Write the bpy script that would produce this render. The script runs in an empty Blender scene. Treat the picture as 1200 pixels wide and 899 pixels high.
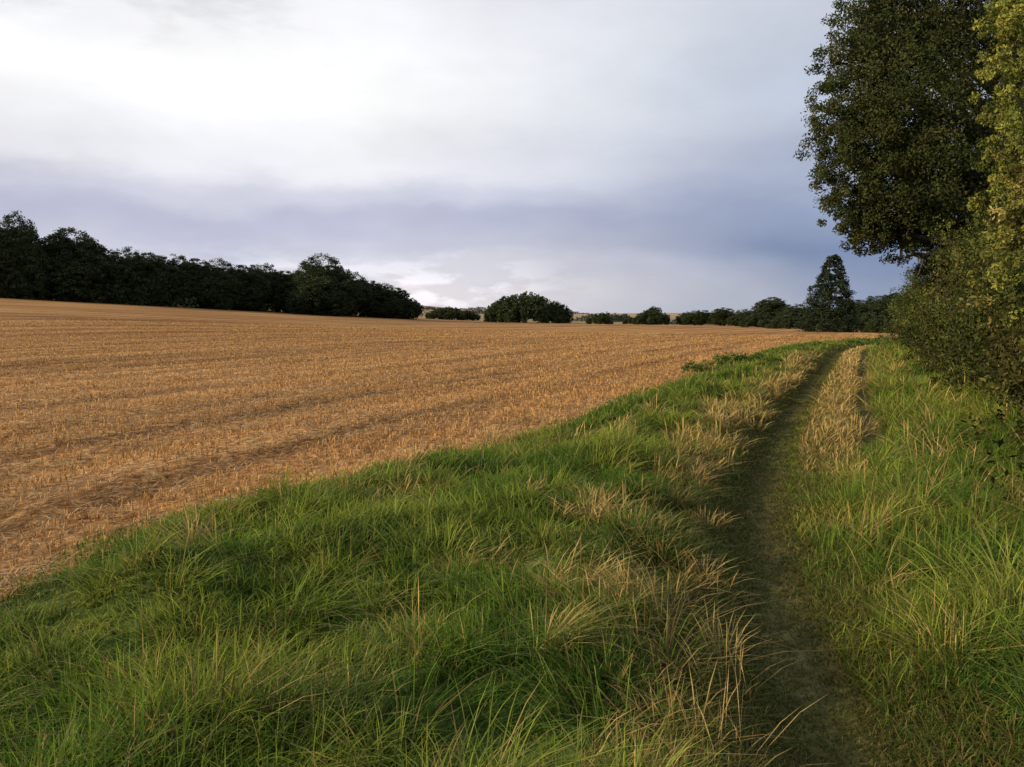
import bpy, math, numpy as np
rng=np.random.default_rng(7)
sc=bpy.context.scene
sc.view_settings.view_transform='Standard'
sc.view_settings.look='None'
sc.view_settings.exposure=0
COL=sc.collection
def S(r,g,b):
    f=lambda c:((c/255)/12.92 if c/255<0.04045 else ((c/255+0.055)/1.055)**2.4)
    return (f(r),f(g),f(b),1)
# ---------- noise ----------
def vnoise(x,y,seed=0):
    x=np.asarray(x,float);y=np.asarray(y,float)
    xi=np.floor(x).astype(np.int64);yi=np.floor(y).astype(np.int64)
    fx=x-xi;fy=y-yi
    fx=fx*fx*(3-2*fx);fy=fy*fy*(3-2*fy)
    def h(a,b):
        n=(a*374761393+b*668265263+seed*1442695041)&0xffffffff
        n=((n^(n>>13))*1274126177)&0xffffffff
        n=n^(n>>16)
        return (n&0xffff)/65535.0
    return (h(xi,yi)*(1-fx)+h(xi+1,yi)*fx)*(1-fy)+(h(xi,yi+1)*(1-fx)+h(xi+1,yi+1)*fx)*fy
def fbm(x,y,seed=0,o=3):
    a=0;t=0;k=1.0
    for i in range(o):
        a=a+k*vnoise(x*2**i,y*2**i,seed+i);t+=k;k*=0.5
    return a/t
def sst(a,b,x):
    t=np.clip((x-a)/(b-a),0,1);return t*t*(3-2*t)
# ---------- layout frame ----------
nn=math.hypot(0.37,0.93);Tx,Ty=0.37/nn,0.93/nn;Nx,Ny=Ty,-Tx
def cc(v):
    v=np.asarray(v,float);w=np.clip(v,2.2,None)
    return -1.15+2.75*np.exp(-w/3.9)+17*sst(42,115,v)
def sedge(v): return -4.5+1.45*sst(4.0,12,v)
def sv2xy(s,v):
    u=s+cc(v);return u*Nx+v*Tx,u*Ny+v*Ty
def xy2sv(x,y):
    u=x*Nx+y*Ny;v=x*Tx+y*Ty;return u-cc(v),v
# wheel-track / furrow bands across the field
br_=np.random.default_rng(44);BANDS=[];p_=-5.6
while p_>-150:
    BANDS.append((p_,br_.uniform(0.2,0.42)*(1+abs(p_)*0.02),br_.uniform(0.6,0.95)))
    if br_.random()<0.7: BANDS.append((p_-br_.uniform(1.1,1.6),br_.uniform(0.14,0.3)*(1+abs(p_)*0.02),br_.uniform(0.5,0.9)))
    p_-=br_.uniform(2.2,4.3)*(1+abs(p_)*0.008)
def bandf(s,v):
    s=np.asarray(s,float);v=np.asarray(v,float)
    ss=s+0.6*(vnoise(v*0.05,s*0.05,71)-0.5)+0.35*(fbm(v*0.6,s*0.6,72)-0.5)
    o=np.zeros(np.broadcast(s,v).shape)
    for (p,w_,a) in BANDS: o=np.maximum(o,a*np.exp(-((ss-p)/w_)**2))
    o=o*(0.4+0.75*sst(0.28,0.6,fbm(v*0.15,s*0.7,73)))
    return np.clip(o,0,1)
def height(x,y):
    x=np.asarray(x,float);y=np.asarray(y,float)
    s,v=xy2sv(x,y)
    q=-(x+12);L=0.062*np.where(q>30,q,np.log1p(np.exp(np.clip(q,-60,30)/6))*6)
    L=np.minimum(L,14)
    z=L*sst(0,90,y)
    z=z+0.004*np.clip(y,0,260)*sst(60,-20,x)
    z=z-5.5*sst(250,400,y)+13*sst(430,1000,y)*(0.75+0.5*vnoise(x/400,y/400,5))
    z=z+4*sst(50,-200,x)*sst(500,1000,y)
    z=z-25*sst(1100,2200,y)
    d=np.hypot(x,y)
    near=sst(140,60,d)
    z=z-near*0.09*np.exp(-(s/0.36)**2)
    z=z-near*0.08*np.exp(-((s-1.15)/0.26)**2)*sst(8,14,v)
    se=sedge(v)
    verge=sst(se-0.2,se+1.0,s)*sst(-0.4,-1.1,s)
    z=z+near*verge*(0.06+0.42*(fbm(x*1.0,y*1.0,11)-0.4)+0.10*(vnoise(x*3,y*3,12)-0.5))
    z=z+near*0.20*sst(0.45,1.0,s)*(fbm(x*1.1,y*1.1,13))*sst(12,7,v)
    z=z+near*0.14*sst(1.3,1.9,s)*sst(7,12,v)
    z=z+near*0.30*sst(1.9,3.8,s)
    z=z+near*sst(se+0.2,se-0.3,s)*(0.07*(fbm(s*1.5,v*0.15,21)-0.5)+0.05*(vnoise(x*4,y*4,22)-0.5))
    z=z-sst(90,40,d)*sst(se+0.2,se-0.3,s)*0.06*bandf(s,v)
    return z
# ---------- mesh helper ----------
def mk_mesh(name,V,loops,starts,col=None,mat=None,smooth=False):
    me=bpy.data.meshes.new(name)
    me.vertices.add(len(V));me.vertices.foreach_set('co',np.ascontiguousarray(V,np.float32).ravel())
    me.loops.add(len(loops));me.loops.foreach_set('vertex_index',np.ascontiguousarray(loops,np.int32))
    me.polygons.add(len(starts));me.polygons.foreach_set('loop_start',np.ascontiguousarray(starts,np.int32))
    if smooth: me.polygons.foreach_set('use_smooth',np.ones(len(starts),bool))
    me.update(calc_edges=True)
    if col is not None:
        a=me.attributes.new('Col','FLOAT_COLOR','POINT')
        c=np.ones((len(V),4),np.float32);c[:,:3]=col
        a.data.foreach_set('color',c.ravel())
    if mat: me.materials.append(mat)
    return me
def mk_obj(name,me,parent=None,**kw):
    o=bpy.data.objects.new(name,me);COL.objects.link(o)
    if parent: o.parent=parent
    for k,v in kw.items(): o[k]=v
    return o
# ---------- materials ----------
def nodes(name):
    m=bpy.data.materials.new(name);m.use_nodes=True
    nt=m.node_tree;nt.nodes.clear();return m,nt,nt.nodes,nt.links
def veg_mat(name,trans=0.3,rough=0.6,spec=0.25):
    m,nt,N,Lk=nodes(name)
    out=N.new('ShaderNodeOutputMaterial');a=N.new('ShaderNodeAttribute');a.attribute_name='Col'
    p=N.new('ShaderNodeBsdfPrincipled');p.inputs['Roughness'].default_value=rough
    p.inputs['Specular IOR Level'].default_value=spec
    t=N.new('ShaderNodeBsdfTranslucent');mx=N.new('ShaderNodeMixShader');mx.inputs[0].default_value=trans
    Lk.new(a.outputs['Color'],p.inputs['Base Color']);Lk.new(a.outputs['Color'],t.inputs['Color'])
    Lk.new(p.outputs[0],mx.inputs[1]);Lk.new(t.outputs[0],mx.inputs[2]);Lk.new(mx.outputs[0],out.inputs[0])
    return m
GRASS=veg_mat('grass_blades',0.45,0.6,0.2);STRAW=veg_mat('straw',0.2,0.7,0.15);LEAF=veg_mat('leaves',0.25,0.7,0.1);FAR=veg_mat('far_leaves',0.1,0.8,0.1)
def bark_mat():
    m,nt,N,Lk=nodes('bark')
    out=N.new('ShaderNodeOutputMaterial');p=N.new('ShaderNodeBsdfPrincipled');p.inputs['Roughness'].default_value=0.9
    tc=N.new('ShaderNodeTexCoord');mp=N.new('ShaderNodeMapping');mp.inputs['Scale'].default_value=(6,6,1.2)
    nz=N.new('ShaderNodeTexNoise');nz.inputs['Scale'].default_value=3;nz.inputs['Detail'].default_value=6
    r=N.new('ShaderNodeValToRGB');r.color_ramp.elements[0].color=(0.02,0.016,0.011,1);r.color_ramp.elements[1].color=(0.12,0.095,0.065,1)
    b=N.new('ShaderNodeBump');b.inputs['Strength'].default_value=0.7
    Lk.new(tc.outputs['Object'],mp.inputs[0]);Lk.new(mp.outputs[0],nz.inputs['Vector']);Lk.new(nz.outputs['Fac'],r.inputs[0])
    Lk.new(r.outputs[0],p.inputs['Base Color']);Lk.new(nz.outputs['Fac'],b.inputs['Height']);Lk.new(b.outputs[0],p.inputs['Normal']);Lk.new(p.outputs[0],out.inputs[0])
    return m
BARK=bark_mat()
def ground_mat(name,ramps,far=None,stripe=False,bump=0.6,patch=None):
    m,nt,N,Lk=nodes(name)
    out=N.new('ShaderNodeOutputMaterial');p=N.new('ShaderNodeBsdfPrincipled');p.inputs['Roughness'].default_value=0.95
    p.inputs['Specular IOR Level'].default_value=0.05
    tc=N.new('ShaderNodeTexCoord')
    rot=N.new('ShaderNodeMapping');rot.vector_type='POINT';rot.inputs['Rotation'].default_value=(0,0,math.atan2(Tx,Ty))
    Lk.new(tc.outputs['Object'],rot.inputs[0])
    def noise(scale,vec,detail=5):
        mp=N.new('ShaderNodeMapping');mp.inputs['Scale'].default_value=vec
        Lk.new(rot.outputs[0],mp.inputs[0]);n=N.new('ShaderNodeTexNoise');n.inputs['Scale'].default_value=scale;n.inputs['Detail'].default_value=detail
        Lk.new(mp.outputs[0],n.inputs['Vector']);return n
    def ramp(src,stops):
        r=N.new('ShaderNodeValToRGB');e=r.color_ramp.elements
        while len(e)<len(stops): e.new(0.5)
        for i,(q,c) in enumerate(stops): e[i].position=q;e[i].color=c
        Lk.new(src,r.inputs[0]);return r
    def mix(f,a,b,mode='MIX'):
        x=N.new('ShaderNodeMix');x.data_type='RGBA';x.blend_type=mode
        if isinstance(f,float): x.inputs[0].default_value=f
        else: Lk.new(f,x.inputs[0])
        Lk.new(a,x.inputs[6]);Lk.new(b,x.inputs[7]);return x.outputs[2]
    n1=noise(14.0,(1,0.5,1),8);c=ramp(n1.outputs['Fac'],ramps).outputs[0]
    h=n1.outputs['Fac']
    if patch:
        n9=noise(1.6,(1,0.6,1),4);r9=ramp(n9.outputs['Fac'],[(0.35,(0,0,0,1)),(0.65,(1,1,1,1))]);c2=ramp(n1.outputs['Fac'],patch).outputs[0]
        c=mix(r9.outputs[0],c,c2)
    if stripe:
        at=N.new('ShaderNodeAttribute');at.attribute_name='Col'
        c=mix(1.0,c,at.outputs['Color'],'MULTIPLY')
        n3=noise(1.0,(1.9,0.03,1),3);d3=ramp(n3.outputs['Fac'],[(0.36,(0.74,0.69,0.64,1)),(0.56,(1.08,1.08,1.08,1))])
        c=mix(1.0,c,d3.outputs[0],'MULTIPLY')
        n5=noise(1.0,(0.05,0.03,1),5);d5=ramp(n5.outputs['Fac'],[(0.3,(0.80,0.74,0.68,1)),(0.7,(1.12,1.12,1.1,1))])
        c=mix(1.0,c,d5.outputs[0],'MULTIPLY')
    if far:
        ln=N.new('ShaderNodeVectorMath');ln.operation='LENGTH';Lk.new(tc.outputs['Object'],ln.inputs[0])
        mr=N.new('ShaderNodeMapRange');mr.inputs[1].default_value=240;mr.inputs[2].default_value=330;Lk.new(ln.outputs['Value'],mr.inputs[0])
        vo=N.new('ShaderNodeTexVoronoi');mp=N.new('ShaderNodeMapping');mp.inputs['Scale'].default_value=(0.0022,0.0045,0.0)
        Lk.new(tc.outputs['Object'],mp.inputs[0]);Lk.new(mp.outputs[0],vo.inputs['Vector']);vo.inputs['Scale'].default_value=1
        sp=N.new('ShaderNodeSeparateColor');Lk.new(vo.outputs['Color'],sp.inputs[0])
        fr=ramp(sp.outputs[0],far);fr.color_ramp.interpolation='CONSTANT'
        c=mix(mr.outputs[0],c,fr.outputs[0])
    Lk.new(c,p.inputs['Base Color'])
    b=N.new('ShaderNodeBump');b.inputs['Strength'].default_value=bump;b.inputs['Distance'].default_value=0.06
    Lk.new(h,b.inputs['Height']);Lk.new(b.outputs[0],p.inputs['Normal']);Lk.new(p.outputs[0],out.inputs[0])
    return m
M_GROUND=ground_mat('verge_ground',[(0.3,(0.03,0.04,0.012,1)),(0.55,(0.08,0.12,0.024,1)),(0.75,(0.16,0.19,0.05,1))],
   far=[(0.0,(0.38,0.27,0.15,1)),(0.4,(0.42,0.30,0.17,1)),(0.65,(0.24,0.21,0.10,1)),(0.78,(0.38,0.27,0.16,1))])
M_FIELD=ground_mat('stubble_soil',[(0.28,(0.16,0.078,0.03,1)),(0.44,(0.38,0.20,0.075,1)),(0.6,(0.58,0.34,0.135,1)),(0.78,(0.77,0.52,0.24,1))],stripe=True,bump=0.9)
M_PATH=ground_mat('path_soil',[(0.3,(0.07,0.048,0.016,1)),(0.5,(0.15,0.108,0.038,1)),(0.7,(0.25,0.185,0.07,1))],bump=0.5,patch=[(0.3,(0.05,0.052,0.014,1)),(0.6,(0.11,0.11,0.03,1)),(0.8,(0.19,0.17,0.055,1))])
# ---------- ground sheets ----------
def grow(a,step,g,end):
    r=[];x=a
    while x<end: 
        step*=g;x+=step;r.append(x)
    return r
sc_mid=list(np.arange(-40.12,-5.1,0.26))+list(np.arange(-5.06,4.0,0.12))
scol=np.array([-q for q in grow(40.12,0.26,1.035,3000)][::-1]+sc_mid+grow(sc_mid[-1],0.15,1.13,3000))
vrow=np.array(list(np.arange(-60,1,4.0))+list(np.arange(1,22,0.15))+grow(22,0.16,1.03,4200))
SS,VV=np.meshgrid(scol,vrow);X,Y=sv2xy(SS,VV);Z=height(X,Y)
nr,nc=SS.shape
idx=np.arange(nr*nc).reshape(nr,nc)
q=np.stack([idx[:-1,:-1],idx[:-1,1:],idx[1:,1:],idx[1:,:-1]],-1).reshape(-1,4)
sm=(SS[:-1,:-1]+0.06).ravel();vm=VV[:-1,:-1].ravel()
allV=np.stack([X.ravel(),Y.ravel(),Z.ravel()],-1)
bb=bandf(SS.ravel(),VV.ravel())[:,None]
allC=1.08*(1-bb)+np.array([0.32,0.25,0.2])*bb
isf=(sm<sedge(vm)+0.05)&(sm>-170)&(vm<270)&(vm>-20)
isp=((np.abs(sm)<0.36)|((np.abs(sm-1.15)<0.2)&(vm>9)))&(vm<150)&(vm>-20)
def sub(name,mask,mat,**kw):
    f=q[mask];u,inv=np.unique(f.ravel(),return_inverse=True)
    me=mk_mesh(name,allV[u],inv,np.arange(0,len(inv),4),allC[u],mat,True)
    return mk_obj(name,me,kind='structure',**kw)
sub('ground',~(isf|isp),M_GROUND,label='grassy verge ground and distant rolling farmland',category='ground')
sub('stubble_field',isf,M_FIELD,label='golden harvested stubble field ground',category='field')
sub('footpath',isp,M_PATH,label='worn earth and short grass footpath along the field',category='path')
# ---------- blades ----------
def blades(name,P,L,W,ang,lean,cb,ct,mat,prof=(1,0.9,0.6),**kw):
    n=len(P)
    if n==0: return
    ts=np.array([0,0.36,0.72,1.0])
    dx,dy=np.cos(ang),np.sin(ang)
    fa=rng.uniform(0,math.pi,n);sx,sy=np.cos(fa),np.sin(fa)
    V=np.zeros((n,7,3));C=np.zeros((n,7,3));k=0
    for i,t in enumerate(ts):
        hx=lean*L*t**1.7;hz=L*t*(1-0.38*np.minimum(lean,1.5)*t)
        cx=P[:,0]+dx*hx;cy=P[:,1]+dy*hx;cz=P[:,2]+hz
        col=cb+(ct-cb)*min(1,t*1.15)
        if i<3:
            w=W*prof[i]*0.5
            for sg in (-1,1):
                V[:,k]=np.stack([cx+sg*sx*w,cy+sg*sy*w,cz],-1);C[:,k]=col;k+=1
        else:
            V[:,k]=np.stack([cx,cy,cz],-1);C[:,k]=col
    base=(np.arange(n)*7)[:,None]
    lo=(base+np.array([0,1,3,2,2,3,5,4,4,5,6])[None]).ravel()
    st=((np.arange(n)*11)[:,None]+np.array([0,4,8])[None]).ravel()
    me=mk_mesh(name,V.reshape(-1,3),lo,st,C.reshape(-1,3),mat)
    return mk_obj(name,me,kind='stuff',**kw)
def visible(x,y,m=0.08):
    return (y>0.8)&(np.abs(x)<(0.58+m)*y+0.9)
def scatter(s0,s1,v0,v1,dens):
    PS=[];PV=[]
    a=v0
    while a<v1:
        b=min(v1,a*1.25+0.3);dm=dens(a)
        n=int((s1-s0)*(b-a)*dm)
        s=rng.uniform(s0,s1,n);v=rng.uniform(a,b,n)
        x,y=sv2xy(s,v);d=np.hypot(x,y)
        k=visible(x,y)&(rng.random(n)<dens(d)/dm)
        PS.append(s[k]);PV.append(v[k]);a=b
    return np.concatenate(PS),np.concatenate(PV)
def var(n,lo,hi): return rng.uniform(lo,hi,n)[:,None]
def tussocks(s0,s1,v0,v1,dens,blen,nb):
    s,v=scatter(s0,s1,v0,v1,dens);ok=s>sedge(v)+0.15;s,v=s[ok],v[ok]
    x,y=sv2xy(s,v);d=np.hypot(x,y)
    ok=(rng.random(len(s))<0.35+sst(0.35,0.55,fbm(x*1.7,y*1.7,301)))|(s>0);s,v,x,y,d=s[ok],v[ok],x[ok],y[ok],d[ok]
    n=len(s);R=rng.uniform(0.05,0.24,n);LL=rng.uniform(0.4,1.35,n)*blen*np.clip(0.45+(s-sedge(v))*0.6,0.5,1)*(0.65+0.65*fbm(x*1.7,y*1.7,301))
    cnt=np.maximum(14,(nb*(R/0.18)/(1+d*0.1)).astype(int))
    i=np.repeat(np.arange(n),cnt);m=len(i)
    a=rng.uniform(0,2*math.pi,m);r=np.sqrt(rng.random(m))
    px=x[i]+np.cos(a)*r*R[i];py=y[i]+np.sin(a)*r*R[i]
    fl=rng.uniform(0,6.28,n);fm=rng.uniform(0.0,1.1,n)
    ax=np.cos(a)*r+(0.2+np.cos(fl)*fm)[i];ay=np.sin(a)*r+(-0.05+np.sin(fl)*fm)[i]
    ang=np.arctan2(ay,ax)+rng.normal(0,0.75,m)
    lean=np.clip(0.2+0.8*r+0.4*fm[i]+rng.normal(0,0.32,m),0.03,1.9)
    L=LL[i]*rng.uniform(0.35,1.15,m)
    return px,py,ang,lean,L,i,rng.random(n)[i]
PX=[];PY=[];AN=[];LE=[];LN=[];TN=[]
for (s0,s1,bl,de,nb) in ((-4.5,-0.65,0.27,20,190),(0.55,2.9,0.44,17,200)):
    a=tussocks(s0,s1,1.5,60,lambda d,de=de:de/(1+0.05*d),bl,nb)
    PX.append(a[0]);PY.append(a[1]);AN.append(a[2]);LE.append(a[3]);LN.append(a[4]);TN.append(a[6])
for (s0,s1,d0) in ((-4.9,-0.2,3600),(0.2,3.1,3300)):
    s,v=scatter(s0,s1,1.5,95,lambda d,d0=d0:d0/(1+(d/5.0)**1.7))
    x,y=sv2xy(s,v);ok=s+0.5*(fbm(x*0.7,y*0.7,3)-0.5)>sedge(v)-0.25;s,v,x,y=s[ok],v[ok],x[ok],y[ok];n=len(s)
    edge=sst(-0.3,0.6,s-sedge(v))
    tall=sst(0.25,0.75,fbm(x*1.5,y*1.5,9))
    PX.append(x);PY.append(y);AN.append(fbm(x*1.4,y*1.4,17)*12+rng.normal(0,1.2,n)-1)
    LE.append(np.clip(rng.normal(0.7,0.4,n),0.05,1.7));LN.append((0.05+0.20*tall+(s>0)*0.07)*rng.uniform(0.45,1.2,n)*(0.45+0.55*edge)*np.clip(0.1+np.abs(s)*np.where(s>0,1.6,1.1),0.35,1));TN.append(vnoise(x*2.5,y*2.5,4))
PX=np.concatenate(PX);PY=np.concatenate(PY);AN=np.concatenate(AN);LE=np.concatenate(LE);LN=np.concatenate(LN);TN=np.concatenate(TN)
ps,pv=xy2sv(PX,PY);d=np.hypot(PX,PY)
wob=0.3*(fbm(PX*1.5,PY*1.5,91)-0.5)
keep=(np.abs(ps+wob)>0.22)&~((pv>11)&(np.abs(ps-1.15+wob*0.5)<0.17))
PX,PY,AN,LE,LN,TN,d,ps,pv=[q_[keep] for q_ in (PX,PY,AN,LE,LN,TN,d,ps,pv)];n=len(PX)
k1=sst(0.3,0.7,fbm(PX*0.9,PY*0.9,31));k2=TN
kk=np.clip(0.65*k1+0.75*k2-0.2,0,1)[:,None]
bri=(0.55+0.95*vnoise(TN*997,TN*313,6))[:,None]
cb=np.array([0.028,0.052,0.007])*var(n,0.7,1.3)  # blade bases darkened to paint shade into the hollows
ct=(np.array([0.10,0.215,0.02])*(1-kk)+np.array([0.38,0.43,0.06])*kk)*var(n,0.55,1.3)*bri  # warm bright tips paint sunlit highlights into the blade colour
ridge=(pv>8)&(ps>0.25)&(ps<0.98)
LN=np.where(ridge,np.minimum(LN,0.17)*0.85,LN)
pd=(0.05+0.28*sst(0.78,0.93,TN)*(pv<30)+0.5*np.exp(-((ps+0.62)/0.32)**2)*(pv<45)*sst(0.25,0.55,fbm(PX*0.9,PY*0.9,55))
    +0.14*(ps>0.9)*sst(0.4,0.6,fbm(PX*0.9,PY*0.9,56)))
pd=np.where(ridge,0.95*sst(8,12,pv),pd)
dry=rng.random(n)<pd
ct[dry]=np.array([0.53,0.38,0.135])*var(dry.sum(),0.5,1.2);cb[dry]=np.array([0.18,0.14,0.05])*var(dry.sum(),0.7,1.2)
P=np.stack([PX,PY,height(PX,PY)-0.01],-1)
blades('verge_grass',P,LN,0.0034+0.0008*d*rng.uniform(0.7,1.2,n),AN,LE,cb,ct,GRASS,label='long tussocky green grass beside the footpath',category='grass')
# short path grass
s,v=scatter(-0.6,0.62,1.5,60,lambda d:12000/(1+(d/5)**1.7));x,y=sv2xy(s,v);n=len(s)
k=rng.random(n)<0.45+0.6*sst(0.35,0.6,fbm(x*2.2,y*2.2,8))+0.9*sst(0.08,0.3,np.abs(s));s,v,x,y=s[k],v[k],x[k],y[k];n=len(s);d=np.hypot(x,y)
cb=np.array([0.055,0.062,0.013])*var(n,0.7,1.3);ct=np.array([0.14,0.18,0.03])*var(n,0.5,1.4)
dr=rng.random(n)<0.36;ct[dr]=np.array([0.34,0.24,0.085])*var(dr.sum(),0.4,1.2)
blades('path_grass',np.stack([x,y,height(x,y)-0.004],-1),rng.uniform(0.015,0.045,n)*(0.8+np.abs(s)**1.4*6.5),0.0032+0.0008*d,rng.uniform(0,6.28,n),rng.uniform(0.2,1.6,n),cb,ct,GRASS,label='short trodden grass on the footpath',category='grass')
# dry tufts and stalks
TX=[];TY=[];TA=[];TL=[];TE=[]
for (s0,s1,dn,bl,vmax,th) in ((-1.3,-0.38,13,0.27,36,0.42),(-3.9,-1.1,1.8,0.26,26,0.45),(0.55,2.7,3.4,0.38,36,0.42)):
    s,v=scatter(s0,s1,2.0,vmax,lambda d:dn/(1+0.05*d));x,y=sv2xy(s,v)
    ok=fbm(x*1.1,y*1.1,143)>th-0.12*rng.random(len(s));x,y=x[ok],y[ok];n=len(x);d=np.hypot(x,y)
    R=rng.uniform(0.05,0.2,n);cnt=np.maximum(8,(rng.uniform(30,95,n)/(1+d*0.07)).astype(int));i=np.repeat(np.arange(n),cnt);m=len(i)
    a=rng.uniform(0,6.28,m);r=np.sqrt(rng.random(m));fl=rng.uniform(0,6.28,n)
    TX.append(x[i]+np.cos(a)*r*R[i]);TY.append(y[i]+np.sin(a)*r*R[i])
    TA.append(np.arctan2(np.sin(a)*r+0.7*np.sin(fl)[i],np.cos(a)*r+0.7*np.cos(fl)[i]+0.2)+rng.normal(0,0.5,m))
    TE.append(np.clip(0.3+0.7*r+rng.normal(0,0.38,m),0,1.8));TL.append(rng.uniform(0.6,1.35,n)[i]*bl*rng.uniform(0.4,1.15,m))
s4,v4=scatter(0.32,0.95,9.0,75,lambda d:420/(1+(d/8)**1.0));x,y=sv2xy(s4,v4);n=len(x)
TX.append(x);TY.append(y);TA.append(rng.uniform(-1.8,1.8,n));TE.append(np.clip(rng.normal(0.7,0.4,n),0,1.6));TL.append(rng.uniform(0.1,0.23,n))
x,y,A_,E_,L=[np.concatenate(t) for t in (TX,TY,TA,TE,TL)];n=len(x);d=np.hypot(x,y)
ok=np.abs(xy2sv(x,y)[0])>0.26;x,y,A_,E_,L,d=x[ok],y[ok],A_[ok],E_[ok],L[ok],d[ok];n=len(x)
blades('dry_grass_stalks',np.stack([x,y,height(x,y)],-1),L,0.0019+0.0006*d,A_,E_,
 np.array([0.22,0.17,0.055])*var(n,0.7,1.2),np.array([0.56,0.40,0.145])*var(n,0.5,1.2),STRAW,prof=(0.8,0.7,1.2),label='dry straw-coloured seeding grass stalks',category='grass')
# ---------- stubble ----------
s,v=scatter(-60,-2.9,1.5,85,lambda d:820/(1+(d/8)**1.75))
ok=s<sedge(v)+0.15;s,v=s[ok],v[ok]
x,y=sv2xy(s,v);d=np.hypot(x,y)
row=0.17;sr=np.round(s/row)*row+rng.normal(0,0.02,len(s));s=np.where(d<14,sr,s)
bnd=bandf(s,v);gap=fbm(s*1.6,v*0.5,77)
k=(rng.random(len(s))<(0.2+1.1*sst(0.28,0.58,gap))*(1-0.93*bnd));s,v,bnd=s[k],v[k],bnd[k]
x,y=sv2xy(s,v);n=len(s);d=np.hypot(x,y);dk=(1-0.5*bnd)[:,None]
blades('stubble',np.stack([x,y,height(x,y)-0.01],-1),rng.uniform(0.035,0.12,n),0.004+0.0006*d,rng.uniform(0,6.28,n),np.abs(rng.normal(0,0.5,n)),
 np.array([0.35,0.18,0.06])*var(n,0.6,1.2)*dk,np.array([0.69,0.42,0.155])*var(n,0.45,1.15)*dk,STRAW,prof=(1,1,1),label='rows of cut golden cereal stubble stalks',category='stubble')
s,v=scatter(-40,-2.8,1.5,55,lambda d:850/(1+(d/8)**1.8))
ok=s<sedge(v)+0.15;s,v=s[ok],v[ok]
x,y=sv2xy(s,v);bnd=bandf(s,v);k=rng.random(len(s))<(0.15+1.1*sst(0.40,0.6,fbm(s*0.9,v*0.35,88)))*(1-0.65*bnd);s,v,x,y=s[k],v[k],x[k],y[k];n=len(s);d=np.hypot(x,y)
blades('loose_straw',np.stack([x,y,height(x,y)+rng.uniform(0.003,0.05,n)],-1),rng.uniform(0.06,0.34,n)*0.25,0.0046+0.0005*d,rng.uniform(0,6.28,n),rng.uniform(2.0,4.0,n),
 np.array([0.42,0.25,0.10])*var(n,0.3,1.2),np.array([0.78,0.55,0.29])*var(n,0.35,1.25),STRAW,prof=(1,1,1),label='loose straw lying on the stubble',category='straw')
# ---------- foliage ----------
def leaves(cent,crad,nper,size,rng_,col,colvar=0.35):
    n=len(cent);i=np.repeat(np.arange(n),nper);m=len(i)
    off=rng_.normal(0,1,(m,3));off/=np.linalg.norm(off,axis=1)[:,None];off*=(rng_.random(m)**0.45)[:,None]
    p=cent[i]+off*crad[i][:,None]*np.array([1,1,0.8])
    a=rng_.normal(0,1,(m,3));a/=np.linalg.norm(a,axis=1)[:,None]
    b=np.cross(a,rng_.normal(0,1,(m,3)));b/=np.linalg.norm(b,axis=1)[:,None]
    sz=size*rng_.uniform(0.6,1.3,m)[:,None]
    V=np.stack([p-a*sz,p-b*sz*0.45+a*sz*0.1,p+a*sz,p+b*sz*0.45+a*sz*0.1],1).reshape(-1,3)
    cl=np.clip(rng_.normal(1,colvar,n),0.4,1.9)
    hu=rng_.random(n)
    c=col(m,hu[i],p)*cl[i][:,None]*rng_.uniform(0.8,1.2,m)[:,None]
    C=np.repeat(c,4,axis=0)
    return V,C
def leaf_mesh(name,V,C,mat):
    n=len(V)
    return mk_mesh(name,V,np.arange(n),np.arange(0,n,4),C,mat)
def shell(lobes,per,rg,inner=0.25,cr=(0.12,0.3),rr_=(0.78,1.08)):
    out=[];rad=[]
    for (x,y,z,r) in lobes:
        k=max(3,int(per*r*r))
        d_=rg.normal(0,1,(k,3));d_/=np.linalg.norm(d_,axis=1)[:,None]
        rr=np.where(rg.random(k)<inner,rg.uniform(0.2,0.75,k),rg.uniform(rr_[0],rr_[1],k))*r
        out.append(np.array([x,y,z])+d_*rr[:,None]*np.array([1,1,0.9]));rad.append(rg.uniform(cr[0],cr[1],k)*r)
    return np.concatenate(out),np.concatenate(rad)
def tube(lists,pts,rads,k=7):
    V,F=lists
    base=len(V);pts=[np.array(p,float) for p in pts]
    for j,p in enumerate(pts):
        t=(pts[min(j+1,len(pts)-1)]-pts[max(j-1,0)]);t/=np.linalg.norm(t)
        a=np.cross(t,[0.31,0.95,0.05]);a/=np.linalg.norm(a);b=np.cross(t,a)
        for i in range(k):
            an=2*math.pi*i/k;V.append(p+(a*math.cos(an)+b*math.sin(an))*rads[j])
    for j in range(len(pts)-1):
        for i in range(k):
            F.append((base+j*k+i,base+j*k+(i+1)%k,base+(j+1)*k+(i+1)%k,base+(j+1)*k+i))
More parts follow.
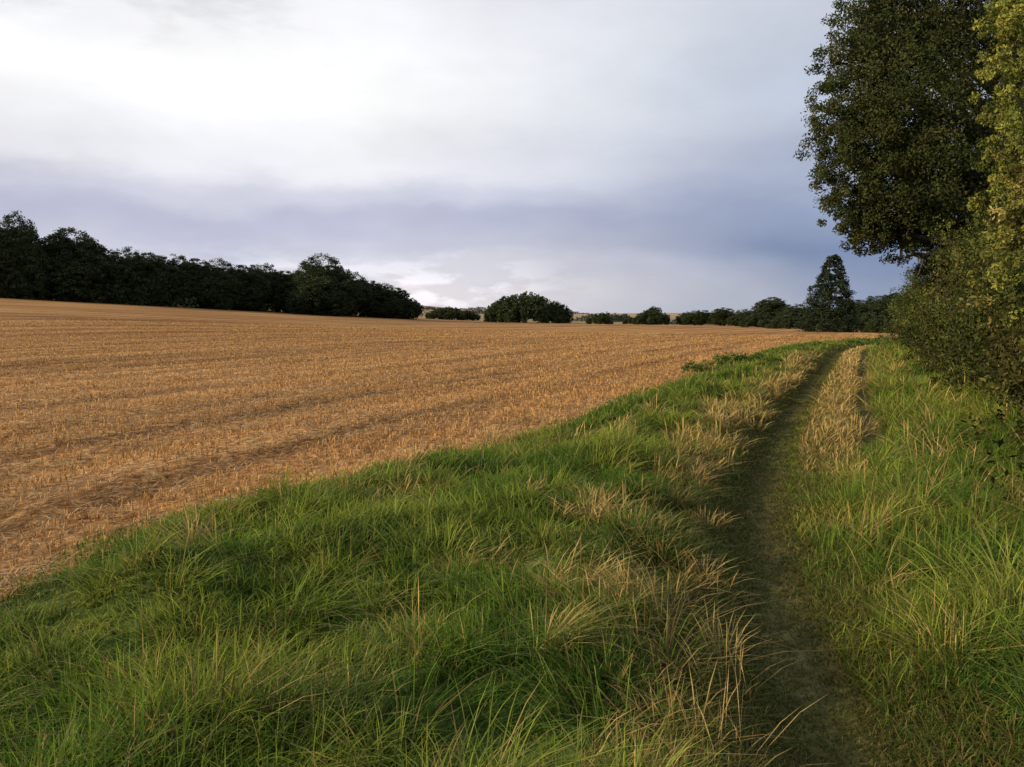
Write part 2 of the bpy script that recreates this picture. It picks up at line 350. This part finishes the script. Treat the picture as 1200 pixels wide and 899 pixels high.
def trunk_mesh(name,h,r,lobes,rg,fork=0.35,k=7):
    Ls=([],[])
    top=np.array([rg.normal(0,0.03*h),rg.normal(0,0.03*h),h])
    pts=[np.array([0,0,-0.4])]+[top*t+np.array([rg.normal(0,0.015*h),rg.normal(0,0.015*h),0]) for t in (0.04,0.2,0.4,0.6,0.8,1)]
    rad=[r*1.5,r*1.2,r,r*0.8,r*0.6,r*0.4,r*0.15]
    tube(Ls,pts,rad,k)
    for (x,y,z,rr) in lobes:
        e=np.array([x,y,z]);t=rg.uniform(fork,0.75);s0=top*min(t,max(0.15,z/h*0.75))
        m1=s0+(e-s0)*0.4+rg.normal(0,0.04*h,3)*0.5;m2=s0+(e-s0)*0.75+rg.normal(0,0.04*h,3)*0.5
        tube(Ls,[s0,m1,m2,e],[r*0.45,r*0.3,r*0.2,r*0.07],5)
        for _ in range(3):
            q_=rg.normal(0,1,3);q_/=np.linalg.norm(q_);e2=m2+q_*rr*0.7
            tube(Ls,[m2,(m2+e2)/2+rg.normal(0,0.1,3),e2],[r*0.13,r*0.09,r*0.03],4)
    V=np.array(Ls[0]);F=np.array(Ls[1])
    return mk_mesh(name,V,F.ravel(),np.arange(0,F.size,4),None,BARK,True)
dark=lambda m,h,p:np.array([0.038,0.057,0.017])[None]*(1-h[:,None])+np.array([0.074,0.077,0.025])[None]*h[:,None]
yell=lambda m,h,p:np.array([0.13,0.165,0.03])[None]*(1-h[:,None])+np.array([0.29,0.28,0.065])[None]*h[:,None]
farc=lambda m,h,p:np.array([0.030,0.047,0.020])[None]*(1-h[:,None])+np.array([0.058,0.070,0.027])[None]*h[:,None]  # dark leaf colour stands in for shade on the wood's near side
weed=lambda m,h,p:np.array([0.06,0.12,0.02])[None]*(1-h[:,None])+np.array([0.13,0.17,0.035])[None]*h[:,None]
def empty(name,loc,**kw):
    o=bpy.data.objects.new(name,None);o.location=loc;COL.objects.link(o);o.empty_display_size=0.5
    for k,v in kw.items(): o[k]=v
    return o
def px2w(px,dist): return (px-600)/1039*dist
# big oak
rg=np.random.default_rng(3)
ox,oy=px2w(1150,22),22.0
oz=float(height(ox,oy))
def lob(px,py,r,dy=0,D=22.0):
    D2=D+dy;return (px2w(px,D2)-ox,dy,1.6+(374-py)/1039*D2-oz,r)
L=[lob(1003,40,1.0,0),lob(986,85,0.95,0.3),lob(976,130,0.95,0.3),lob(974,175,0.9,0),lob(986,218,0.9,-0.3),lob(988,252,0.7,0.2),lob(1010,272,0.7,0),lob(1045,280,0.75,0.1),lob(1025,255,0.9,0.0),lob(1035,-5,1.1,0.2),
 lob(1045,40,1.3,-0.2),lob(1060,110,1.5,-0.8),lob(1040,165,1.3,-0.5),lob(1060,220,1.3,-0.6),lob(1055,258,0.9,0.1),lob(1030,250,0.8,0.6),lob(1130,50,1.7,-0.5),lob(1130,180,1.7,-1),lob(1140,280,1.4,0),lob(1100,-70,1.6,0),lob(1180,-90,1.9,0.5),lob(1060,-45,1.2,0.8),
 lob(1030,90,1.3,1.3),lob(1030,150,1.3,1.5),lob(1030,205,1.1,1.3),lob(1080,40,1.6,2),lob(1120,-120,1.5,1.6),lob(1200,20,2.0,1.0),lob(1220,150,2.0,1.2),lob(1090,190,1.5,1.8),lob(1080,250,1.2,1.2),lob(1260,-20,2.0,1.5),lob(1180,250,1.6,1.2),lob(1100,320,0.9,0.5),lob(1150,340,1.2,0.3)]
oak=empty('oak_tree',(ox,oy,oz),label='large dark green leafy oak overhanging the hedge',category='tree')
mk_obj('trunk',trunk_mesh('oak_trunk',9.0,0.32,L,rg),oak)
cen,cr=shell(L,66,rg,0.3,(0.14,0.25),(0.72,0.94));V,C=leaves(cen,cr*1.2,82,0.042,rg,dark,0.18)
mk_obj('crown',leaf_mesh('oak_crown',V,C,LEAF),oak)
# nearer ivy-clad tree
ix,iy=px2w(1330,13.8),13.8;iz=float(height(ix,iy))
def lob2(px,py,r,dy=0,D=13.5):
    D2=D+dy;return (px2w(px,D2)-ix,dy-0.3,1.6+(374-py)/1039*D2-iz,r)
L=[lob2(1235,0,0.9),lob2(1215,60,0.8),lob2(1230,130,0.8),lob2(1240,200,0.9),lob2(1222,270,0.75),lob2(1250,330,0.9),lob2(1205,-60,0.7),lob2(1172,20,0.52,-0.2),lob2(1165,75,0.46,-0.2),lob2(1170,115,0.46,-0.2),lob2(1180,160,0.5,-0.2),lob2(1300,50,1.2,0.5),
 lob2(1300,200,1.2,0.5),lob2(1175,205,0.48,0),lob2(1280,-80,1.2,0.3),lob2(1245,-130,0.9,0),lob2(1310,300,1.1,0.3),lob2(1190,300,0.5,-0.6),lob2(1172,250,0.48,-0.4),lob2(1170,330,0.4,-0.9),lob2(1215,360,0.5,-1.4),lob2(1240,430,0.7,0)]
ivy=empty('ivy_clad_tree',(ix,iy,iz),label='yellow-green sunlit ivy-clad tree rising from hedge',category='tree')
mk_obj('trunk',trunk_mesh('ivy_trunk',6.3,0.2,L,rg),ivy)
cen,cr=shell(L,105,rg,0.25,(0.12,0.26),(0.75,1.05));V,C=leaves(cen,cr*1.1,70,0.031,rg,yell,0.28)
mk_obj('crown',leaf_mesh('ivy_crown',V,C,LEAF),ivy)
# hedge
hl=[];hv=7.0
while hv<80:
    for j in range(3):
        sx=rg.uniform(3.15,4.4)-0.25*min(1,max(0,(hv-14)/10));top=2.5+0.8*rg.random()+0.5*math.sin(hv*0.6)
        if hv>30: top-=0.4
        x_,y_=sv2xy(sx,hv+rg.uniform(-0.4,0.4));z0=float(height(x_,y_))
        for zz in np.arange(0.25,top,0.7):
            r_=rg.uniform(0.3,0.95)*(1.1-0.3*zz/top)
            hl.append((float(x_)+rg.normal(0,0.28),float(y_)+rg.normal(0,0.2),z0+zz,r_))
    if hv<26:
        for j in range(3):
            x_,y_=sv2xy(rg.uniform(2.75,3.3),hv+rg.uniform(-0.4,0.4));hl.append((float(x_),float(y_),float(height(x_,y_))+rg.uniform(0.05,0.3),rg.uniform(0.2,0.42)))
    hv+=0.75*(1+hv*0.012)
hl=np.array(hl)
hdg=empty('hedge',(float(hl[0,0]),float(hl[0,1]),0),label='overgrown mixed hedge bordering the footpath verge',category='hedge')
o0=np.array([hl[0,0],hl[0,1],0])
cen=[];cr=[]
for (x_,y_,z_,r_) in hl:
    dd=math.hypot(x_,y_);k=int(60*r_*r_/(1+dd*0.02))+3
    d_=rg.normal(0,1,(k,3));d_/=np.linalg.norm(d_,axis=1)[:,None]
    cen.append(np.array([x_,y_,z_])+d_*(rg.uniform(0.4,1.25,k)*r_)[:,None]);cr.append(rg.uniform(0.1,0.3,k))
cen=np.concatenate(cen)-o0;cr=np.concatenate(cr)
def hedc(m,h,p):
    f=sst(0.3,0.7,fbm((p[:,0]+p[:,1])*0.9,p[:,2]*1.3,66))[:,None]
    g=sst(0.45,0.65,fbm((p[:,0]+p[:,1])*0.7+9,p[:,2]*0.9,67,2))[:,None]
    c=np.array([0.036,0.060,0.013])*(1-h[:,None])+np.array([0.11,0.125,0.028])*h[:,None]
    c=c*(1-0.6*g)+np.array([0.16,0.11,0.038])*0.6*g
    return c*(0.45+0.9*f)*(0.55+0.6*sst(0.2,2.2,p[:,2]))[:,None]  # shadow painted into the leaves: darker clumps, darker towards the base
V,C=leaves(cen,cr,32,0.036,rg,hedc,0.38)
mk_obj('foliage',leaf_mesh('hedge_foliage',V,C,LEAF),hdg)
Ls=([],[])
for i in range(0,len(hl)):
    x_,y_,z_,r_=hl[i];gz=float(height(x_,y_))
    e=np.array([x_+rg.normal(0,0.25),y_+rg.normal(0,0.25),z_+0.2]);b_=np.array([x_+rg.uniform(0,0.2),y_,gz-0.1])
    tube(Ls,[b_,(b_+e)/2+rg.normal(0,0.06,3),e],[0.02,0.012,0.004],4)
V=np.array(Ls[0])-o0;F=np.array(Ls[1]);mk_obj('branches',mk_mesh('hedge_branches',V,F.ravel(),np.arange(0,F.size,4),None,BARK),hdg)
# ---------- far trees ----------
def bbox(me):
    n=len(me.vertices);a=np.empty(n*3,np.float32);me.vertices.foreach_get('co',a);a=a.reshape(-1,3)
    return 2*np.percentile(np.abs(a[:,:2]),98.5),np.percentile(a[:,2],99.9)
def tree_variant(seed,H,Wd,low=0.12,size=0.15,per=14):
    r_=np.random.default_rng(seed);lb=[]
    for i in range(24):
        t=r_.uniform(low,0.88);rad=Wd*0.5*math.sqrt(max(0.05,1-((t-0.48)/0.56)**2))
        a=i*2.4+r_.uniform(-.4,.4);lr=r_.uniform(0.2,0.28)*Wd;q_=max(0,rad-lr*0.8)*r_.uniform(0.75,1)
        lb.append((math.cos(a)*q_,math.sin(a)*q_,t*(H-lr),lr*0.95))
    lb.append((0,0,H*0.78,Wd*0.27));lb.append((0,0,H*0.5,Wd*0.38))
    cen,cr=shell(lb,per,r_,0.12,(0.12,0.22),(0.78,0.93));V,C=leaves(cen,cr*1.2,34,size,r_,farc,0.18)
    cm=leaf_mesh('broadleaf_crown',V,C,FAR)
    return trunk_mesh('broadleaf_trunk',H*0.7,H*0.028,lb[::3],r_,0.2,6),cm,bbox(cm)
VAR=[tree_variant(50+i,12,w) for i,w in enumerate((9.5,8.5,10.5,9))]
def dome(seed,W,H,n,gap=1.0):
    r_=np.random.default_rng(seed);lb=[]
    for i in range(n):
        a=r_.uniform(0,6.28);q_=math.sqrt(r_.random())*W*0.5;hh=H*math.sqrt(max(0.05,1-(q_/(W*0.54))**2))
        for zz in ((hh-0.9),(hh-0.9)*0.65,(hh-0.9)*0.3+0.2): lb.append((math.cos(a)*q_,math.sin(a)*q_,max(0.4,zz*r_.uniform(0.9,1.0)),r_.uniform(0.85,1.15)))
    cen,cr=shell(lb,20,r_,0.1,(0.2,0.35),(0.7,0.95));V,C=leaves(cen,cr*1.1,18,0.15,r_,farc,0.18)
    cm=leaf_mesh('dome_crown',V,C,FAR)
    return trunk_mesh('dome_trunk',H*0.7,H*0.05,lb[::7],r_,0.1,6),cm,bbox(cm)
BUSH=dome(77,8,5,26);CEDAR=dome(78,15,5.5,85)
def conifer(seed):
    r_=np.random.default_rng(seed);cen=[];cr=[]
    H=9.0
    for t in np.linspace(0.02,0.98,36):
        R=(2.5*(1-t)**0.6+0.08)*r_.uniform(0.85,1.12)
        for a in np.arange(0,6.28,6.28/max(5,int(22*(1-t)+6))):
            rr=R*(r_.uniform(0.3,1.0)**0.6);aa=a+r_.uniform(-.4,.4)
            cen.append((math.cos(aa)*rr+0.12*math.sin(t*5),math.sin(aa)*rr,t*H-0.15*rr+r_.normal(0,0.12)));cr.append(r_.uniform(0.3,0.6)*(1.1-0.6*t))
    V,C=leaves(np.array(cen),np.array(cr),44,0.10,r_,lambda m,h,p:np.array([0.028,0.042,0.019])[None]*(0.7+0.6*h[:,None]),0.3)
    lb=[(math.cos(i)*1.2*(1-i/14),math.sin(i)*1.2*(1-i/14),1+i*0.55,0.5) for i in range(12)]
    cm=leaf_mesh('conifer_crown',V,C,FAR)
    return trunk_mesh('conifer_trunk',8.6,0.17,lb,r_,0.1,6),cm,bbox(cm)
CON=conifer(5)
def place(kind,name,px,D,top_py,width_px,label,cat,group=None,seed=0):
    x=px2w(px,D);z=float(height(x,D))
    H=1.6+(374-top_py)/1039*D-z
    Wm=width_px/1039*D
    kw=dict(label=label,category=cat)
    if group: kw['group']=group
    e=empty(name,(x,D,z),**kw);e.rotation_euler=(0,0,seed*1.7)
    bw,bh=kind[2]
    e.scale=(Wm/bw,Wm/bw,H/bh)
    mk_obj('trunk',kind[0],e);mk_obj('crown',kind[1],e)
    return e
wood=[(-60,150,253,70),(-15,148,258,70),(24,150,254,58),(86,155,270,66),(58,163,287,50),(128,160,293,50),(152,165,293,48),(178,166,298,48),(205,168,301,52),(232,172,305,44),(258,172,306,48),(285,176,312,44),(310,180,311,46),(335,182,319,42),
 (378,178,301,66),(352,190,318,40),(412,190,321,46),(432,194,330,44),(452,196,334,36),(466,199,338,32),(480,202,350,26),
 (0,175,270,70),(110,180,286,60),(165,185,302,60),(240,190,312,60),(300,195,317,60),(400,205,316,50),(-110,150,248,80)]
for i,(px,D,t,w) in enumerate(wood):
    lab='tall dark broadleaf tree standing above the wood edge' if px in (24,86,378) else 'dark broadleaf tree at the edge of the stubble field'
    place(VAR[i%4],'broadleaf_tree',px,D,t,w*1.14,lab,'tree','trees of the wood along the field',i)
r_=np.random.default_rng(9);us=[]
for px in np.arange(-120,488,2.6):
    D=np.interp(px,[-120,0,200,490],[144,146,163,200]);
    for j in range(4):
        x=px2w(px,D)+r_.normal(0,0.8);us.append((x,D+r_.uniform(-1,9),float(height(x,D))+r_.uniform(0.2,5.0)*(1 if px<440 else 0.5),r_.uniform(0.9,1.6)))
us=np.array(us);V,C=leaves(us[:,:3],us[:,3]*1.3,60,0.24,r_,farc,0.3)
mk_obj('undergrowth',leaf_mesh('undergrowth',V,C,FAR),kind='stuff',label='dark shrubby undergrowth along the wood edge',category='undergrowth')
place(CEDAR,'spreading_tree',615,215,344,86,'low wide dark spreading tree on the field','tree',None,1)
G='scattered bushes beyond the field'
for i,(px,D,t,w) in enumerate([(652,225,357,36),(514,240,362,28),(530,240,360,30),(548,245,364,26),(702,205,367,26),(762,215,364,36),(768,230,360,28),(803,230,366,22),(738,230,372,16)]):
    place(BUSH,'bush',px,D,t,w,'small rounded dark bush beyond the stubble field','bush',G,i)
G='row of trees past the end of the path'
for i,(px,D,t,w) in enumerate([(820,215,364,34),(848,205,361,34),(872,190,363,34),(905,175,349,44),(930,165,357,36),(890,165,368,40),(925,140,370,44),(1005,170,352,46),(1030,160,347,50),(1052,140,344,54),(1085,120,335,70),(1012,120,366,50),(1130,110,325,80),(1040,100,370,50),(960,150,362,40),(1000,140,356,44)]):
    bu=i in(5,6,11,13,14)
    place(BUSH if bu else VAR[i%4],'bush' if bu else 'broadleaf_tree',px,D,t,w,'low dark hedgerow bush beyond the footpath' if bu else 'dark hedgerow tree beyond the end of the footpath','bush' if bu else 'tree',G,i)
place(CON,'conifer_tree',972,105,300,64,'dark conical conifer beside the hedgerow trees','tree',None,2)
r_=np.random.default_rng(19);us=[]
for a0,a1,D,h in ((670,765,700,5),(780,1000,620,6),(695,745,680,7),(1000,1100,500,8),(485,600,820,3.2),(540,690,950,3.2)):
    for px in np.arange(a0,a1,0.7):
        D2=D+r_.uniform(-15,15);x=px2w(px,D2);tp=min(1,(px-a0)/14,(a1-px)/14);hh=max(0.7,h*tp*(0.15+1.1*fbm(px*0.12,D,3)))
        for zz in np.arange(0.3,hh,1.4): us.append((x,D2,float(height(x,D2))+zz+r_.uniform(-.3,.3),r_.uniform(0.7,1.4)))
us=np.array(us);V,C=leaves(us[:,:3],us[:,3],12,0.6,r_,lambda m,h,p:np.array([0.055,0.068,0.055])[None]*(0.8+0.4*h[:,None]),0.2)
mk_obj('distant_hedgerows',leaf_mesh('distant_hedgerows',V,C,FAR),kind='stuff',label='far off dark hedgerows and copses on the ridge',category='hedgerow')
for (px,D,w,h) in ((842,25,1.9,0.3),(866,28,1.5,0.25)):
    x=px2w(px,D);z=float(height(x,D));r_=np.random.default_rng(int(px))
    lb=[(r_.uniform(-w/2,w/2),r_.uniform(-.4,.4),r_.uniform(0.05,h*0.6),0.24) for _ in range(18)]
    cen,cr=shell(lb,260,r_);V,C=leaves(cen,cr*1.5,20,0.03,r_,weed,0.3)
    e=empty('weed_bush',(x,D,z),label='low dark leafy weeds in the grass verge',category='bush',group='weeds in the verge')
    mk_obj('foliage',leaf_mesh('weed_foliage',V,C,LEAF),e)
    Ls=([],[])
    for (a,b,c_,r2) in lb: tube(Ls,[(a*0.1,b*0.1,-0.05),(a*0.6,b*0.6,c_*0.5),(a,b,c_+0.1)],[0.012,0.007,0.003],4)
    Vt=np.array(Ls[0]);F=np.array(Ls[1]);mk_obj('branches',mk_mesh('weed_branches',Vt,F.ravel(),np.arange(0,F.size,4),None,BARK),e)
# ---------- light ----------
SUN_AZ=math.radians(-106);SUN_EL=math.radians(17)
sd=bpy.data.lights.new('sun','SUN');sd.energy=5.0;sd.angle=math.radians(1.2);sd.color=(1.0,0.79,0.50)
so=bpy.data.objects.new('sun',sd);COL.objects.link(so)
from mathutils import Vector
dirv=Vector((math.sin(SUN_AZ)*math.cos(SUN_EL),math.cos(SUN_AZ)*math.cos(SUN_EL),math.sin(SUN_EL)))
so.rotation_euler=dirv.to_track_quat('Z','Y').to_euler()
w=bpy.data.worlds.new('World');sc.world=w;w.use_nodes=True
nt=w.node_tree;N=nt.nodes;Lk=nt.links;N.clear()
out=N.new('ShaderNodeOutputWorld');bg=N.new('ShaderNodeBackground');bg.inputs[1].default_value=1.0
sky=N.new('ShaderNodeTexSky');sky.sky_type='NISHITA';sky.sun_disc=False;sky.sun_elevation=SUN_EL;sky.sun_rotation=SUN_AZ
tc=N.new('ShaderNodeTexCoord');sep=N.new('ShaderNodeSeparateXYZ');Lk.new(tc.outputs['Generated'],sep.inputs[0])
def M(op,a,b=None,c=None):
    n_=N.new('ShaderNodeMath');n_.operation=op
    for i,q_ in enumerate((a,b,c)):
        if q_ is None: continue
        if isinstance(q_,(int,float)): n_.inputs[i].default_value=q_
        else: Lk.new(q_,n_.inputs[i])
    return n_.outputs[0]
def wn(vec,scale,det,rough=0.5):
    mp=N.new('ShaderNodeMapping');mp.inputs['Scale'].default_value=vec;Lk.new(tc.outputs['Generated'],mp.inputs[0])
    n_=N.new('ShaderNodeTexNoise');n_.inputs['Scale'].default_value=scale;n_.inputs['Detail'].default_value=det;n_.inputs['Roughness'].default_value=rough
    Lk.new(mp.outputs[0],n_.inputs['Vector']);return n_.outputs['Fac']
def SM(src,a,b):
    e=N.new('ShaderNodeMapRange');e.interpolation_type='SMOOTHSTEP';e.inputs[1].default_value=a;e.inputs[2].default_value=b;Lk.new(src,e.inputs[0]);return e.outputs[0]
az=M('ARCTAN2',sep.outputs[0],sep.outputs[1])
na=wn((1,1,3.2),2.2,3,0.45);nb=wn((1,1,2.4),6.0,6,0.55)
el=M('ADD',sep.outputs[2],M('MULTIPLY',M('SUBTRACT',na,0.5),0.08))
el=M('ADD',el,M('MULTIPLY',M('SUBTRACT',nb,0.5),0.075))
def ramp(stops,src=None):
    r=N.new('ShaderNodeValToRGB');e=r.color_ramp.elements
    while len(e)<len(stops): e.new(0.5)
    for i,(q_,c) in enumerate(stops): e[i].position=q_;e[i].color=S(*c)
    r.color_ramp.interpolation='EASE'
    Lk.new(el if src is None else src,r.inputs[0]);return r.outputs[0]
RL=ramp([(0,(216,212,218)),(0.02,(226,221,224)),(0.05,(217,216,226)),(0.08,(198,200,216)),(0.11,(188,190,212)),(0.135,(206,208,223)),(0.17,(238,238,244)),(0.24,(255,255,255)),(0.32,(246,246,251)),(0.38,(222,225,238)),(0.6,(175,185,205)),(1,(150,165,190))])
RR=ramp([(0,(162,171,190)),(0.03,(143,155,181)),(0.07,(123,139,172)),(0.11,(140,154,183)),(0.16,(164,174,198)),(0.24,(187,196,213)),(0.34,(203,210,223)),(0.6,(170,183,205)),(1,(150,165,190))])
mx=N.new('ShaderNodeMix');mx.data_type='RGBA';Lk.new(SM(M('ADD',az,M('MULTIPLY',M('SUBTRACT',na,0.5),0.5)),-0.18,0.42),mx.inputs[0]);Lk.new(RL,mx.inputs[6]);Lk.new(RR,mx.inputs[7])
nd=wn((1,1,2.4),4.0,6,0.55)
br=N.new('ShaderNodeMapRange');br.inputs[1].default_value=0.3;br.inputs[2].default_value=0.7;br.inputs[3].default_value=0.95;br.inputs[4].default_value=1.14;Lk.new(nd,br.inputs[0])
ne=wn((1,1,3.0),13.0,5,0.55)
brk=M('MULTIPLY',M('MULTIPLY',M('MULTIPLY',SM(ne,0.46,0.6),SM(sep.outputs[2],0.095,0.03)),SM(az,0.15,-0.1)),0.34)
nw=wn((1,1,3.0),7.0,5,0.55)
wisp=M('MULTIPLY',M('MULTIPLY',M('MULTIPLY',SM(nw,0.47,0.64),SM(sep.outputs[2],0.22,0.32)),SM(az,-0.1,-0.35)),-0.17)
cl=N.new('ShaderNodeVectorMath');cl.operation='SCALE';Lk.new(mx.outputs[2],cl.inputs[0]);Lk.new(M('ADD',M('ADD',br.outputs[0],brk),wisp),cl.inputs['Scale'])
sk=N.new('ShaderNodeVectorMath');sk.operation='SCALE';Lk.new(sky.outputs[0],sk.inputs[0]);sk.inputs['Scale'].default_value=0.08
m2=N.new('ShaderNodeMix');m2.data_type='RGBA';m2.inputs[0].default_value=0.97;Lk.new(sk.outputs[0],m2.inputs[6]);Lk.new(cl.outputs[0],m2.inputs[7])
Lk.new(m2.outputs[2],bg.inputs[0]);Lk.new(bg.outputs[0],out.inputs[0])
# ---------- camera ----------
cd=bpy.data.cameras.new('camera');cd.sensor_width=36;cd.lens=36*1039/1200;cd.clip_end=9000;cd.clip_start=0.05
co=bpy.data.objects.new('camera',cd);COL.objects.link(co);co.location=(0,0,1.6)
co.rotation_euler=(math.radians(90-4.16),0,0);sc.camera=co
